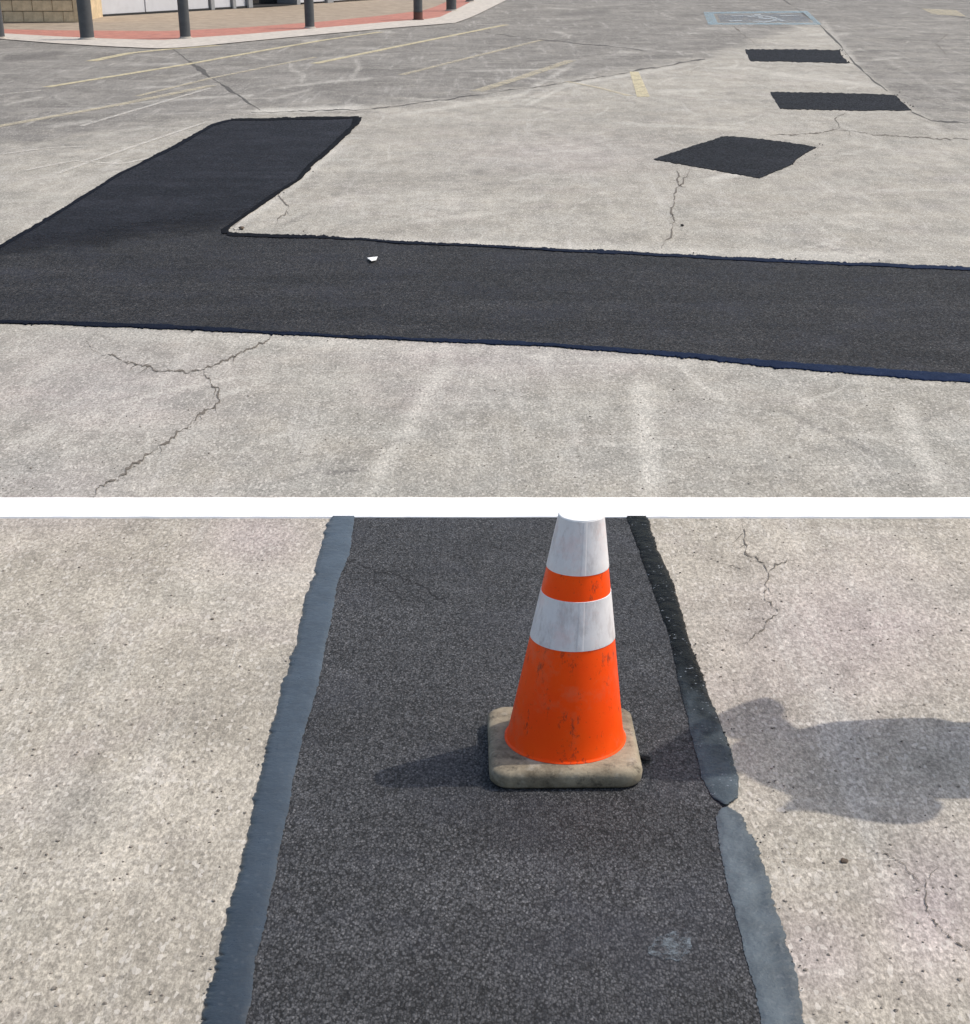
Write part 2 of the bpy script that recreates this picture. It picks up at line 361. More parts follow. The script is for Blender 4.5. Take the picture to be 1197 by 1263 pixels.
quads = np.c_[idx[1:, :-1].ravel(), idx[1:, 1:].ravel(), idx[:-1, 1:].ravel(), idx[:-1, :-1].ravel()]
loop = np.r_[idx[0, :], idx[1:, -1], idx[-1, -2::-1], idx[-2:0:-1, 0]]
c0 = np.array([0, 6.0, 0]); dv = verts[loop] - c0
outer = c0 + dv / np.linalg.norm(dv, axis=1)[:, None] * 600
oi = np.arange(len(loop)) + nr * nc
skirt = np.c_[loop, np.roll(loop, -1), np.roll(oi, -1), oi][:, ::-1]
allv = np.r_[verts, outer]
me = bpy.data.meshes.new('ground'); me.from_pydata(allv.tolist(), [], np.r_[quads, skirt].tolist()); me.update()
pad = np.zeros(len(loop))
def attr(me, name, chans, edge=None):
    a = me.color_attributes.new(name, 'FLOAT_COLOR', 'POINT')
    arr = np.ones((len(me.vertices), 4), np.float32)
    for i, c in enumerate(chans): arr[:, i] = c
    a.data.foreach_set('color', arr.ravel())
zc = np.r_[ZONE.ravel(), ZONE.ravel()[loop]]
attr(me, 'stain', [np.r_[LIGHT.ravel(), pad], np.r_[DARK.ravel(), pad], zc])
attr(me, 'tint', [np.r_[PINK.ravel(), pad], np.r_[GRN.ravel(), pad], np.zeros(len(allv))])
ground = tag(link('ground', me, M_GROUND), kind='structure')

# ------------------------------------------------------------------ cracks in the ground
def crack(pts, w, mat=M_CRACK, amp=1.0, step=1.8, parent=ground, z=.0022, name='crack', taper=True):
    p = dens(pts, step); n = len(p); vs, fs = [], []
    sd = random.random() * 100
    for i in range(n):
        a = p[max(0, i-1)]; b = p[min(n-1, i+1)]; t = b - a; t = t / (np.linalg.norm(t) + 1e-9); nn = np.array([-t[1], t[0]])
        q = p[i] + nn * amp * (5.5 * n1(i * .11, sd) + 4.2 * n1(i * .33, sd + 3) + 2.2 * n1(i * .8, sd + 5))
        ww = w * max(.12, .5 + 1.1 * n1(i * .23, sd + 9) + .8 * n1(i * .9, sd + 4))
        if taper: ww *= min(1, .3 + 4 * min(i, n-1-i) / n)
        for s in (-1, 1): vs.append(G(*(q + nn * ww * s * .5), z) - parent.location)
        if i: fs.append((2*i-2, 2*i-1, 2*i+1, 2*i))
    if mat is M_CRACK and n > 25:      # hairline side branches
        for _ in range(max(1, n // 22)):
            i = random.randrange(4, n - 4); t = p[min(n-1, i+2)] - p[i-2]; t = t / (np.linalg.norm(t) + 1e-9); sg = random.choice((-1, 1)); L = random.uniform(5, 20)
            dr = t * random.uniform(.2, .9) + np.array([-t[1], t[0] * .6]) * sg; q = p[i]
            m = max(4, int(L / 1.8)); b0 = len(vs); sd2 = random.random() * 90
            for j in range(m + 1):
                c_ = q + dr * L * j / m + np.array([n1(j * .4, sd2), n1(j * .4, sd2 + 5) * .5]) * 4 * amp; ww = w * .38 * (1 - j / (m + 1))
                for s in (-1, 1): vs.append(G(c_[0] + s * ww * .5, c_[1] + s * ww * .15, z) - parent.location)
                if j: fs.append((b0 + 2*j-2, b0 + 2*j-1, b0 + 2*j+1, b0 + 2*j))
    return pyd(name, vs, fs, mat, parent)
for pts, w in [([(345, 408), (320, 425), (265, 450), (230, 458), (195, 457), (150, 442), (115, 432), (108, 420)], 3.2),
               ([(250, 458), (268, 480), (270, 495), (235, 522), (205, 545), (180, 562), (150, 585), (128, 600), (112, 616)], 3.4),
               ([(852, 208), (848, 218), (835, 235), (828, 258), (833, 272), (826, 292), (818, 308)], 2.8),
               ([(836, 208), (835, 225), (845, 232)], 2.0), ([(1048, 136), (1030, 146), (1035, 157), (1016, 163), (945, 168)], 2.2),
               ([(1035, 160), (1100, 168), (1197, 171), (1300, 173)], 1.6), ([(905, 32), (925, 48), (933, 55)], 1.8),
               ([(1170, 40), (1155, 53), (1164, 62), (1168, 68)], 2.0), ([(345, 238), (356, 258), (340, 280)], 2.0),
               
               
               ([(912, 640), (922, 680), (940, 692), (950, 705), (945, 740), (962, 755), (930, 780), (922, 795), (930, 803)], 2.6),
               ([(950, 705), (965, 692), (972, 688)], 1.8), ([(1158, 1066), (1140, 1095), (1145, 1130), (1170, 1155), (1197, 1170), (1260, 1190)], 2.2),
               ([(1060, 1040), (1110, 1062), (1140, 1092)], 1.4), ([(890, 702), (905, 698), (918, 702)], 1.6)]:
    crack(pts, w * (.72 if pts[0][1] < 200 else .9), amp=.35 if pts[0][1] < 200 else .8)
for pts, w in [([(213, 60), (235, 76), (270, 101), (321, 136)], 5.0), ([(310, 138), (450, 135), (600, 115), (740, 95), (870, 72)], 1.5),
               ([(960, -6), (1015, 33), (1058, 80), (1095, 112)], 2.0), ([(1124, 137), (1150, 150), (1197, 151), (1330, 153)], 2.2),
               ([(600, 40), (690, 50), (800, 62)], 1.0), ([(1130, 8), (1197, 22)], 1.6)]:
    crack(pts, w, M_JOINT, amp=.3, step=4, name='joint', taper=False)

# ------------------------------------------------------------------ road markings
def quadstrip(pts, w, mat, z=.004):
    p = dens(pts, 10); vs, fs = [], []; wp = [G(*q, z) for q in p]
    for i, q in enumerate(wp):
        t = (wp[min(i+1, len(wp)-1)] - wp[max(i-1, 0)]).normalized(); nn = Vector((-t.y, t.x, 0))
        ww = w * (1 + .12 * n1(i * .6, 5))
        vs += [q - nn * ww * .5, q + nn * ww * .5]
        if i: fs.append((2*i-2, 2*i-1, 2*i+1, 2*i))
    return vs, fs
for pts, w, m, lab in [
    ([(112, 75), (160, 65), (205, 60.5), (270, 55.5)], .17, M_YEL, 'worn yellow line bending along the foot of the pale kerb by the bollards'),
    ([(57, 107), (150, 92), (230, 79), (330, 61), (400, 49), (470, 39)], .12, M_YEL, 'long worn yellow stall line crossing the dark joint, nearest the kerb'),
    ([(-60, 167), (0, 155), (150, 128), (262, 105)], .13, M_YELF, 'worn yellow stall line running in from the left edge above the patch leg'),
    ([(388, 78), (500, 55), (625, 30)], .13, M_YEL, 'worn yellow stall line in the middle, ending near the reddish bollard'),
    ([(495, 92), (590, 68), (668, 49)], .10, M_YELF, 'very faint yellow stall line right of the middle one'),
    ([(588, 112), (640, 96), (705, 74)], .16, M_YELF, 'broad faded yellow stall line ending at the old pavement seam'),
    ([(540, 28), (620, 31), (720, 33)], .10, M_PALE, 'pale thin line leaving the kerb beside the reddish bollard'),
    ([(70, 214), (160, 182), (255, 150)], .045, M_PALE, 'thin pale line beside the outer edge of the patch leg'),
    ([(700, 100), (740, 108), (778, 118)], .08, M_YELF, 'faint slanting yellow line left of the bright yellow stub'),
    ([(-40, 122), (0, 116), (52, 111)], .07, M_PALE, 'short pale line at the left edge below the oil blotch'),
    ([(0, 190), (60, 182), (110, 180)], .05, M_PALE, 'faint pale line at the left edge level with the patch leg'),
    ([(100, 155), (260, 108)], .06, M_PALE, 'thin pale line crossing the far lot left of the patch leg'),
    ([(30, 210), (90, 198), (150, 202), (205, 190)], .05, M_PALE, 'wavy faint line at the left below the level pale line'),
    ([(170, 118), (260, 96), (390, 70)], .08, M_YELF, 'faint yellow stall line crossing the dark joint lower down'),
    ([(655, 4), (720, 8), (780, 5)], .12, M_PALE, 'pale line far off at the top edge past the bollards')]:
    vs, fs = quadstrip(pts, w, m); tag(pyd('painted_line', vs, fs, m), lab, 'painted line', 'worn parking lines on the lot')
vs = [G(*q, .004) for q in [(777, 88), (788, 88), (802, 119), (786, 119)]]
tag(pyd('painted_line', vs, [(0, 1, 2, 3)], M_YEL), 'short bright yellow stub of paint left of the far black patches', 'painted line', 'worn parking lines on the lot')
vs = [G(*q, .004) for q in [(1137, 10), (1180, 12), (1192, 20), (1150, 17)]]
tag(pyd('painted_line', vs, [(0, 1, 2, 3)], M_YELF), 'faded yellow smudge of paint far off at the right edge', 'painted line', 'worn parking lines on the lot')

# faded accessible bay marking: outlined panel with the wheelchair figure
bay = empty('bay_marking', G(940, 22)); tag(bay, 'faded blue accessible parking panel with wheelchair figure on the far lot', 'parking marking')
A_, B_, C_, D_ = (868, 14.5), (996, 13), (1014, 30), (874, 30)
def bil(s, t):
    a = np.array(A_)*(1-s) + np.array(B_)*s; b = np.array(D_)*(1-s) + np.array(C_)*s
    return tuple(a*(1-t) + b*t)
def bayq(name, quads, mat, z):
    vs, fs = [], []
    for q in quads:
        fs.append(tuple(range(len(vs), len(vs)+len(q)))); vs += [G(*bil(*c), z) - bay.location for c in q]
    return pyd(name, vs, fs, mat, bay)
bayq('border', [[(0, 0), (1, 0), (1, .14), (0, .14)], [(0, .86), (1, .86), (1, 1), (0, 1)], [(0, .14), (.09, .14), (.09, .86), (0, .86)], [(.95, .14), (1, .14), (1, .86), (.95, .86)]], M_BLUE, .004)
bayq('panel', [[(.12, .2), (.93, .2), (.93, .8), (.12, .8)]], mat_paint('blue_panel_wear', (.20, .25, .30), .5, 4, amt=.8), .004)
ring = []
for i in range(14):
    a0, a1 = -2.4 + i*.33, -2.4 + (i+1)*.33
    ring.append([(.5+.16*math.cos(a)*r, .56+.26*math.sin(a)*r) for a, r in ((a0, 1), (a1, 1), (a1, .72), (a0, .72))])
fig = ring + [[(.48, .24), (.52, .24), (.53, .56), (.49, .56)], [(.49, .5), (.64, .5), (.64, .58), (.49, .58)], [(.62, .55), (.66, .55), (.72, .76), (.67, .76)],
              [(.47, .2), (.53, .2), (.53, .27), (.47, .27)], [(.25, .3), (.42, .28), (.42, .32), (.25, .35)], [(.7, .3), (.86, .32), (.86, .37), (.7, .34)], [(.2, .68), (.32, .66), (.32, .72), (.2, .74)]]
bayq('wheelchair_symbol', fig, M_BLUW, .008)

# added white band dividing the two views, laid across the lot
lp = [(-420, 613.5), (1620, 613.5)]; lq = [(-420, 637.2), (1620, 637.2)]
n = 120; ta, tb = resample(lp, n), resample(lq, n); vs, fs = [], []
for i in range(n):
    ja, jb = .35 * n1(i * .8, 1), .35 * n1(i * .8, 2)
    r = [G(ta[i][0], ta[i][1] + ja, 0), G(ta[i][0], ta[i][1] + ja + .6, .006), G(tb[i][0], tb[i][1] + jb, .006), G(tb[i][0], tb[i][1] + jb, 0)]
    r[3].y = r[2].y - .002
    vs += r
    if i:
        for j in range(3): fs.append((4*i-4+j, 4*i-3+j, 4*i+1+j, 4*i+j))
tag(pyd('white_divider', vs, fs, M_WHITE), 'broad white band added straight across the whole lot behind the cone, dividing two views', 'painted line')

# ------------------------------------------------------------------ asphalt patches
def patch_fill(name, pts, mat, parent, z=.003, amp=.8, step=5):
    p = dens(list(pts) + [pts[0]], step)[:-1]; o = parent.location
    q = [(x + amp * 2 * n1(i * .45, 2) + amp * n1(i * 1.3, 8), y + amp * 1.2 * n1(i * .45, 4) + amp * .6 * n1(i * 1.3, 6)) for i, (x, y) in enumerate(p)]
    bm = bmesh.new(); top = [bm.verts.new(G(x, y, z) - o) for x, y in q]; bot = [bm.verts.new(Vector((v.co.x, v.co.y, -.001 - o.z))) for v in top]
    f = bm.faces.new(top); m = len(top)
    for i in range(m): bm.faces.new((top[i], bot[i], bot[(i+1) % m], top[(i+1) % m]))
    bmesh.ops.triangulate(bm, faces=[f])
    return from_bm(name, bm, mat, parent)
def sealant(outer, inner, mat, parent, n=None, crest=.009, zi=.0035, dust_sheen=None, ja=1.0, name='sealant_strip', zo=.0012):
    L = np.linalg.norm(np.diff(np.array(outer, float), axis=0), axis=1).sum()
    n = n or int(L / 1.7); a, b = resample(outer, n), resample(inner, n); vs, fs, du = [], [], []
    ks = [0, .06, .2, .5, .8, .94, 1]; zs = [zo, zo + (crest-zo)*.6, crest, crest, crest, zi + .003, zi + .0012]; o = parent.location; sd = random.random() * 50
    for i in range(n):
        d = a[i] - b[i]; d = d / (np.linalg.norm(d) + 1e-9)
        s0_ = a[i] + d * ja * 3.0 * n1(i * .04, sd + 2); s1_ = b[i] + d * ja * 3.0 * n1(i * .035, sd + 4)
        e0 = s0_ + d * ja * (.4 + 1.6 * abs(n1(i * .05, sd + 8))) * (2.4 * n1(i * .17, sd) + 3.0 * n1(i * .49, sd + 1) + 2.4 * n1(i * .93, sd + 6)); e1 = s1_ + d * ja * (1.4 * n1(i * .2, sd + 3) + 1.4 * n1(i * .7, sd + 5))
        for kk, z in zip(ks, zs):
            q0, q1 = (e0 if kk < .1 else s0_), (e1 if kk > .9 else s1_)
            p = q0 * (1 - kk) + q1 * kk; vs.append(G(p[0], p[1], z * (1 + .2 * n1(i * .02, kk * 3 + sd))) - o)
            du.append(dust_sheen(i / (n-1), kk) if dust_sheen else .5)
        if i:
            for j in range(6): fs.append((7*i-7+j, 7*i-6+j, 7*i+1+j, 7*i+j))
    ob = pyd(name, vs, fs, mat, parent, True); du = np.array(du); attr(ob.data, 'dust_sheen', [du, du, du]); return ob

# near trench patch with the cone on it
NL_o = [(407, 636), (396, 680), (379, 730), (362, 800), (340, 880), (321, 950), (302, 1040), (286, 1110), (264, 1200), (247, 1263), (190, 1480)]
NL_i = [(438, 636), (431, 685), (418, 712), (405, 780), (393, 840), (371, 920), (357, 990), (340, 1070), (322, 1160), (303, 1263), (255, 1480)]
NR_o = [(798, 636), (811, 675), (831, 722), (851, 790), (876, 860), (900, 920), (911, 960), (911, 984), (900, 992)]
NR_i = [(772, 636), (789, 680), (804, 720), (824, 780), (838, 840), (853, 905), (866, 960), (880, 984), (892, 992)]
N2_o = [(897, 995), (915, 1006), (932, 1036), (951, 1092), (966, 1150), (984, 1210), (992, 1263), (1030, 1480)]
N2_i = [(889, 997), (883, 1008), (889, 1050), (905, 1112), (920, 1180), (940, 1263), (985, 1480)]
near = empty('trench_patch', G(620, 1050)); tag(near, 'long straight black asphalt trench patch under the traffic cone, grey tar along both sides', 'asphalt patch', 'black asphalt repair patches')
mid = lambda a, b: [((x0+x1)/2, (y0+y1)/2) for (x0, y0), (x1, y1) in zip(a, b)]
nl = mid(NL_o, NL_i); nrp = mid(NR_o[:-1], NR_i[:-1]) + mid(N2_o[1:2] + N2_o[3:], N2_i[1:2] + N2_i[3:]) if False else [(785, 632), (800, 678), (818, 722), (838, 786), (857, 850), (877, 912), (888, 962), (896, 994), (908, 1030), (928, 1105), (945, 1180), (966, 1263), (1008, 1480)]
nl[0] = (nl[0][0], 632)
patch_fill('asphalt_fill', nl + nrp[::-1], M_NEAR, near, amp=.6)
o = sealant(NL_o, NL_i, M_TAR, near, dust_sheen=lambda t, k: .9 - .8 * min(1, t * 1.25)); o['label'] = 'smooth tar strip on the left side, coloured like reflected sky'
def drt(t, k): return min(1, max(0, (t - .55) * 2.8 + (.25 if k > .6 else (-.1 if k < .3 else 0)) + .35 * n1(t * 40, k * 3)))
o = sealant(NR_o, NR_i, M_TARB, near, dust_sheen=drt, ja=.65); o['label'] = 'wet black tar strip on the right side behind the break'
o = sealant(N2_o, N2_i, M_TAR2, near, dust_sheen=lambda t, k: min(1, max(0, (.15 if k < .45 else .85) + .5 * n1(t * 25, k * 2)))); o['label'] = 'grey tar strip on the right side in front of the break'
sm = [(802, 1168), (815, 1160), (828, 1156), (848, 1153), (846, 1168), (836, 1180), (812, 1176)]
sm = [(797, 1172), (812, 1156), (830, 1150), (854, 1150), (852, 1172), (838, 1186), (808, 1180)]
ks_ = NB('smear_grey'); ks_.l(ks_.ramp(ks_.noise(38, 8, .8), .45, .62, 0, .85), ks_.b.inputs['Alpha'])
sm = patch_fill('tar_smear', sm, ks_.done((.17, .20, .225), .6, ks_.bump(ks_.noise(120, 3), .5, .004), .3), near, z=.0045, amp=2, step=3)

for pts, w in [([(424, 690), (452, 700), (480, 707), (520, 722), (560, 745)], 1.6), ([(430, 712), (470, 720), (500, 742), (520, 748)], 1.0), ([(400, 812), (450, 790), (480, 778)], 1.0)]:
    o = crack(pts, w, M_STBK, .8, parent=near, z=.0042, name='seam')

# L-shaped patch across the middle
big = empty('corner_patch', G(600, 370)); tag(big, 'wide black L-shaped asphalt patch crossing the lot with one leg toward the bollards', 'asphalt patch', 'black asphalt repair patches')
LE = [(-190, 395), (0, 303), (60, 268), (150, 212), (215, 180), (262, 153), (285, 147)]
TE = [(285, 147), (350, 146), (443, 144)]
RE = [(443, 144), (440, 153), (412, 180), (385, 203), (372, 220), (345, 236), (308, 262), (279, 282), (280, 287)]
IE = [(280, 287), (300, 288), (400, 291), (500, 298), (640, 304), (800, 312), (1000, 322), (1197, 330), (1600, 352)]
BE = [(1600, 505), (1197, 471), (1100, 464), (940, 450), (800, 436), (640, 424), (560, 421), (420, 414), (330, 410), (180, 403), (0, 397), (-190, 392)]
patch_fill('sealed_leg', [(-58, 331), (0, 303), (60, 268), (150, 212), (215, 180), (262, 153), (285, 147), (443, 144), (412, 180), (385, 203), (372, 220), (345, 236), (308, 262), (282, 283), (255, 287), (180, 297), (90, 312)], M_LEG, big, z=.0045, amp=.8)
patch_fill('asphalt_band', [(-190, 394), (0, 303), (60, 268), (150, 212), (215, 180), (262, 153), (285, 147.5), (440, 144.8), (412, 180), (385, 203), (372, 220), (345, 236), (308, 262), (281, 282), (282, 286), (300, 288), (400, 291), (500, 298), (640, 304), (800, 312), (1000, 322), (1197, 330), (1600, 352)] + BE[:-1], M_BAND, big, amp=.4)
def off(pts, dx, dy): return [(x + dx, y + dy) for x, y in pts]
sealant(off(LE, -2, 0), off(LE, 2, 1.8), M_TARF, big, dust_sheen=lambda t, k: .1, ja=.4, crest=.0055)
sealant(off(TE, 0, -1.5), off(TE, 0, 2), M_TARF, big, dust_sheen=lambda t, k: 0, ja=.3, crest=.0055)
sealant(off(RE, 2, 0), off(RE, -7, 1), M_TARF, big, dust_sheen=lambda t, k: 0, ja=.9, crest=.008)
sealant(off(IE, 0, -.8), [(x, y + np.interp(x, [280, 500, 700, 1197], [4, 2.2, 3, 3.4])) for x, y in IE], M_TARF, big, dust_sheen=lambda t, k: min(1, t * 1.2), ja=.45, crest=.0055)
Bo = off(BE, 0, 1.5); Bi = [(x, y - np.interp(x, [-200, 0, 180, 400, 560, 800, 940, 1100, 1600], [2, 3, 4.5, 1.5, 3, 5, 6.5, 9, 12])) for x, y in BE]
sealant(Bo[::-1], Bi[::-1], M_TARF, big, dust_sheen=lambda t, k: min(1, t * 1.3), ja=.45, crest=.0055)

_p, _q = G(90, 312), G(282, 286); _t = (_q - _p).normalized(); _n = Vector((-_t.y, _t.x, 0))
if _n.dot(G(250, 200) - _p) < 0: _n = -_n
kt = M_LEG.node_tree; co_ = [x for x in kt.nodes if x.type == 'TEX_COORD'][0].outputs['Object']; bs0 = [x for x in kt.nodes if x.type == 'BSDF_PRINCIPLED'][0]
dt = kt.nodes.new('ShaderNodeVectorMath'); dt.operation = 'DOT_PRODUCT'; kt.links.new(co_, dt.inputs[0]); dt.inputs[1].default_value = _n
nz = kt.nodes.new('ShaderNodeTexNoise'); nz.inputs['Scale'].default_value = 3.5; nz.inputs['Detail'].default_value = 8; nz.inputs['Roughness'].default_value = .7; kt.links.new(co_, nz.inputs['Vector'])
ad = kt.nodes.new('ShaderNodeMath'); ad.operation = 'MULTIPLY_ADD'; kt.links.new(nz.outputs['Fac'], ad.inputs[0]); ad.inputs[1].default_value = .9; kt.links.new(dt.outputs['Value'], ad.inputs[2])
mr = kt.nodes.new('ShaderNodeMapRange'); c_ = _n.dot(_p - big.location) + .45; mr.inputs['From Min'].default_value = c_ + .05; mr.inputs['From Max'].default_value = c_ + .75
kt.links.new(ad.outputs[0], mr.inputs['Value']); kt.links.new(mr.outputs[0], bs0.inputs['Alpha'])

# three small patches further off
for pts, lab in [([(806, 196), (850, 181), (895, 167), (950, 172), (1008, 181), (984, 195), (975, 203), (955, 212), (937, 219), (870, 207)], 'black diamond-shaped asphalt patch with a crack leaving its near corner'),
                 ([(950, 113), (1030, 114), (1105, 116.5), (1113, 126), (1126, 136), (1040, 135.5), (963, 133.5)], 'black slanted asphalt patch, middle one of the three small patches'),
                 ([(919, 60.5), (1000, 60.5), (1036, 61.5), (1040, 70), (1049, 77.5), (980, 76), (926, 74.5), (923, 68)], 'smallest black asphalt patch, farthest away below the blue marking')]:
    c = np.mean(pts, axis=0); e = empty('square_patch', G(*c)); tag(e, lab, 'asphalt patch', 'black asphalt repair patches')
    patch_fill('asphalt_fill', pts, M_SQ, e, z=.005, amp=.75, step=1.6)

# ------------------------------------------------------------------ pavement in front of the store
KH = .012
K0 = [(-400, 40), (-150, 44), (0, 47.5), (70, 53), (140, 57), (200, 59.5), (240, 57), (300, 51), (400, 41.5), (490, 33.5), (565, 27.5), (590, 17), (612, 6), (640, -8), (690, -38)]
K1 = [(-400, 33), (-150, 37.5), (0, 40.5), (70, 44.5), (140, 47.5), (200, 49), (240, 46), (300, 42), (400, 33.5), (480, 26.5), (540, 22), (560, 12.5), (583, 1), (606, -14), (650, -42)]
K2 = [(-400, 29), (-150, 33), (0, 35.5), (70, 37), (140, 37.5), (200, 38), (240, 36.5), (300, 33.5), (400, 26), (470, 19), (525, 12), (545, 5), (566, -6), (590, -20), (630, -45)]
K3 = [(-400, 26), (-150, 26), (0, 26.5), (96, 27), (112, 21), (200, 16), (265, 12), (340, 8), (420, 1), (470, -5), (500, -10), (520, -18), (540, -28), (560, -36), (590, -50)]
def sheet(name, a, b, mat, za=KH, zb=KH, skirt=None, n=70, kind='structure'):
    a, b = resample(a, n), resample(b, n); vs, fs = [], []
    w = 3 if skirt is not None else 2
    for i in range(n):
        if skirt is not None:
            g = G(a[i][0], a[i][1], skirt); vs.append(g)
            t = G(a[i][0], a[i][1], za); vs.append(t)
        else: vs.append(G(*a[i], za))
        vs.append(G(*b[i], zb))
        if i:
            for j in range(w - 1): fs.append((w*i-w+j, w*i-w+j+1, w*i+j+1, w*i+j))
    return tag(pyd(name, vs, fs, mat), kind=kind)
M_KERB = mat_plain('kerb_concrete', (.50, .46, .405), .85, .2, 6, .3, (.30, .27, .235), dirt_amt=.7)
M_RED = mat_plain('red_paving', (.40, .165, .125), .85, .25, 5, .3, (.36, .25, .205), dirt_amt=.7)
M_WALK = mat_plain('tan_pavement', (.31, .255, .195), .85, .25, 3, .3, (.19, .155, .12), dirt_amt=.7)
sheet('kerb', K0, K1, M_KERB, KH, KH, skirt=-.001)
sheet('red_strip', K1, K2, M_RED)
sheet('pavement', K2, K3, M_WALK)

# ------------------------------------------------------------------ bollards
M_BOL = mat_plain('grey_bollard_sleeve', (.062, .066, .07), .55, .15, 6, .1, (.10, .10, .10))
M_RUST = mat_plain('red_brown_base', (.12, .05, .04), .7, .25, 8, .2)
def bollard(px, py, r, lab, base=None):
    e = empty('bollard', G(px, py, KH)); tag(e, lab, 'bollard', 'grey bollards along the kerb')
    bm = bmesh.new(); z0 = .14 if base else 0.0
    lathe_bm(bm, [(r*1.02, z0), (r*1.02, z0 + .03), (r, z0 + .04), (r, .95), (r*.95, 1.0), (r*.8, 1.05), (r*.5, 1.08), (r*.15, 1.09)], 32)
    from_bm('sleeve', bm, M_BOL, e, True)
    bm = bmesh.new(); lathe_bm(bm, [(r*1.3, 0), (r*1.3, .012), (r*1.03, .014), (r*1.03, z0 - .001 if base else .03)], 32)
    from_bm('foot', bm, base or M_KERB, e)
    for zz in (.80, .90):
        bm = bmesh.new(); lathe_bm(bm, [(r*1.0, zz), (r*1.02, zz+.003), (r*1.02, zz+.03), (r*1.0, zz+.033)], 32, cap=False); from_bm('band', bm, M_BOL, e, True)
bollard(-1, 47, .10, 'grey bollard cut by the left edge of the picture in front of the block wall')
bollard(108, 48, .118, 'thickest grey bollard, just right of the block wall corner')
bollard(229, 47, .092, 'slim grey bollard in front of the white panels at the kerb bend')
bollard(382.5, 34.5, .090, 'grey bollard in front of the dark doorway')
bollard(516, 24, .092, 'grey bollard with a red-brown foot near the kerb corner', M_RUST)
bollard(557, 13, .115, 'grey bollard just past the one with the red-brown foot')
bollard(580, 2, .10, 'farthest grey bollard at the top edge where the kerb turns away')

# ------------------------------------------------------------------ store building
M_BLOCK = mat_plain('tan_split_block', (.60, .47, .30), .9, .22, 7, .8, (.42, .32, .2))
M_MORT = mat_plain('mortar', (.34, .29, .22), .95, .15, 9, .4)
M_PANEL = mat_plain('white_metal_panel', (.60, .61, .64), .45, .05, 2, .03, (.50, .50, .52))
M_DARK = mat_plain('dark_base', (.03, .03, .032), .7)
M_ALU = mat_plain('grey_aluminium', (.30, .31, .32), .4, .08, 5)
M_GLASS = NB('dark_glass').done((.012, .014, .016), .05, None, .6)
M_FASC = mat_plain('fascia', (.46, .40, .32), .8, .08, 2)
w0, w1 = G(-420, 27, KH), G(92, 27.5, KH); wl = (w1 - w0).length
store = empty('store_building', w1); tag(store, 'store front with tan block wall, white panels and dark doorway behind the bollards', 'building')
ang = math.atan2((w0 - w1).y, (w0 - w1).x)
BH, BW, BD = .2, .4, .2
wall = box('block_wall', -wl, -.02, .09, .35, 0, 5.0, M_MORT, store)
bm = bmesh.new(); box_bm(bm, .004, BW - .005, 0, .12, .004, BH - .005, .008)
for v in bm.verts:
    if v.co.y < .02: v.co.y += .012 * noise.noise(v.co * 14)
bmesh.ops.recalc_face_normals(bm, faces=bm.faces)
bme = bpy.data.meshes.new('block'); bm.to_mesh(bme); bm.free(); bme.materials.append(M_BLOCK)
nblk = 0
for row in range(14):
    for c in range(20):
        b = bpy.data.objects.new('block', bme); COL.objects.link(b); b.parent = wall
        x = -BW * (c + 1) - (BW / 2 if row % 2 else 0) + .19
        b.location = (x, .004 * random.random(), row * BH - .002 + .004)
        if x + BW > .02: b.scale.x = (.0 - x) / BW
        nblk += 1
# return side of the wall corner
s0, s1 = G(109, 21.2, KH) - store.location, G(312, 8.8, KH) - store.location
box('wall_return', .0, .10, .012, s0.y + .25, 0, 5.0, M_BLOCK, store)
sd = (s1 - s0); sl = sd.length; sa = math.atan2(sd.y, sd.x)
front = empty('shop_front'); front.parent = store; front.location = s0; front.rotation_euler = (0, 0, sa)
def fr(name, x0, x1, y0, y1, z0, z1, mat, bev=0): return box(name, x0, x1, y0, y1, z0, z1, mat, front, bev)
def sx(px):  # distance along the shop front for a pixel column at its foot
    best, bx = 1e9, 0
    for i in range(801):
        x = i / 800 * sl * 2.2; p = store.location + s0 + sd.normalized() * x
        q = P(p)[0]
        if abs(q - px) < best: best, bx = abs(q - px), x
    return bx
cols = [109, 180, 258]
fr('base_strip', 0, sx(312), -.02, .05, 0, .035, M_DARK)  # thin dark strip along the foot of the panels
fr('panel', -.3, sx(180) - .02, 0, .06, .037, 3.0, M_PANEL, .006)
fr('panel', sx(180) + .02, sx(258) - .01, 0, .06, .037, 3.0, M_PANEL, .006)
fr('post', sx(259), sx(263.5), -.05, .06, .0, 3.0, M_ALU, .004)
fr('panel', sx(264.5), sx(285), 0, .06, .037, 3.0, M_PANEL, .006)
fr('post', sx(286), sx(289.5), -.06, .06, 0, 3.0, M_ALU, .004)
fr('panel', sx(290.5), sx(303), 0, .06, .037, 3.0, M_PANEL, .006)
fr('post', sx(304), sx(309), -.08, .08, 0, 3.0, M_ALU, .004)
fr('door_glass', sx(311), sx(364), .55, .58, .0, 2.6, M_GLASS)
fr('threshold', sx(310), sx(365), -.03, .5, .0, .02, M_DARK)
fr('post', sx(365), sx(369), -.05, .6, 0, 3.0, M_ALU, .004)
fr('panel', sx(370), sx(401), 0, .06, .037, 3.0, M_PANEL, .006)
fr('post', sx(402), sx(409), -.07, .06, 0, 3.0, M_ALU, .004)
fr('panel', sx(411), sx(470), 0, .06, .037, 3.0, M_PANEL, .006)
fr('fascia', -.3, sx(470), -.12, .6, 3.05, 5.0, M_FASC)
fr('back_wall', -.3, sx(470), .7, .8, 0, 5.0, M_DARK)
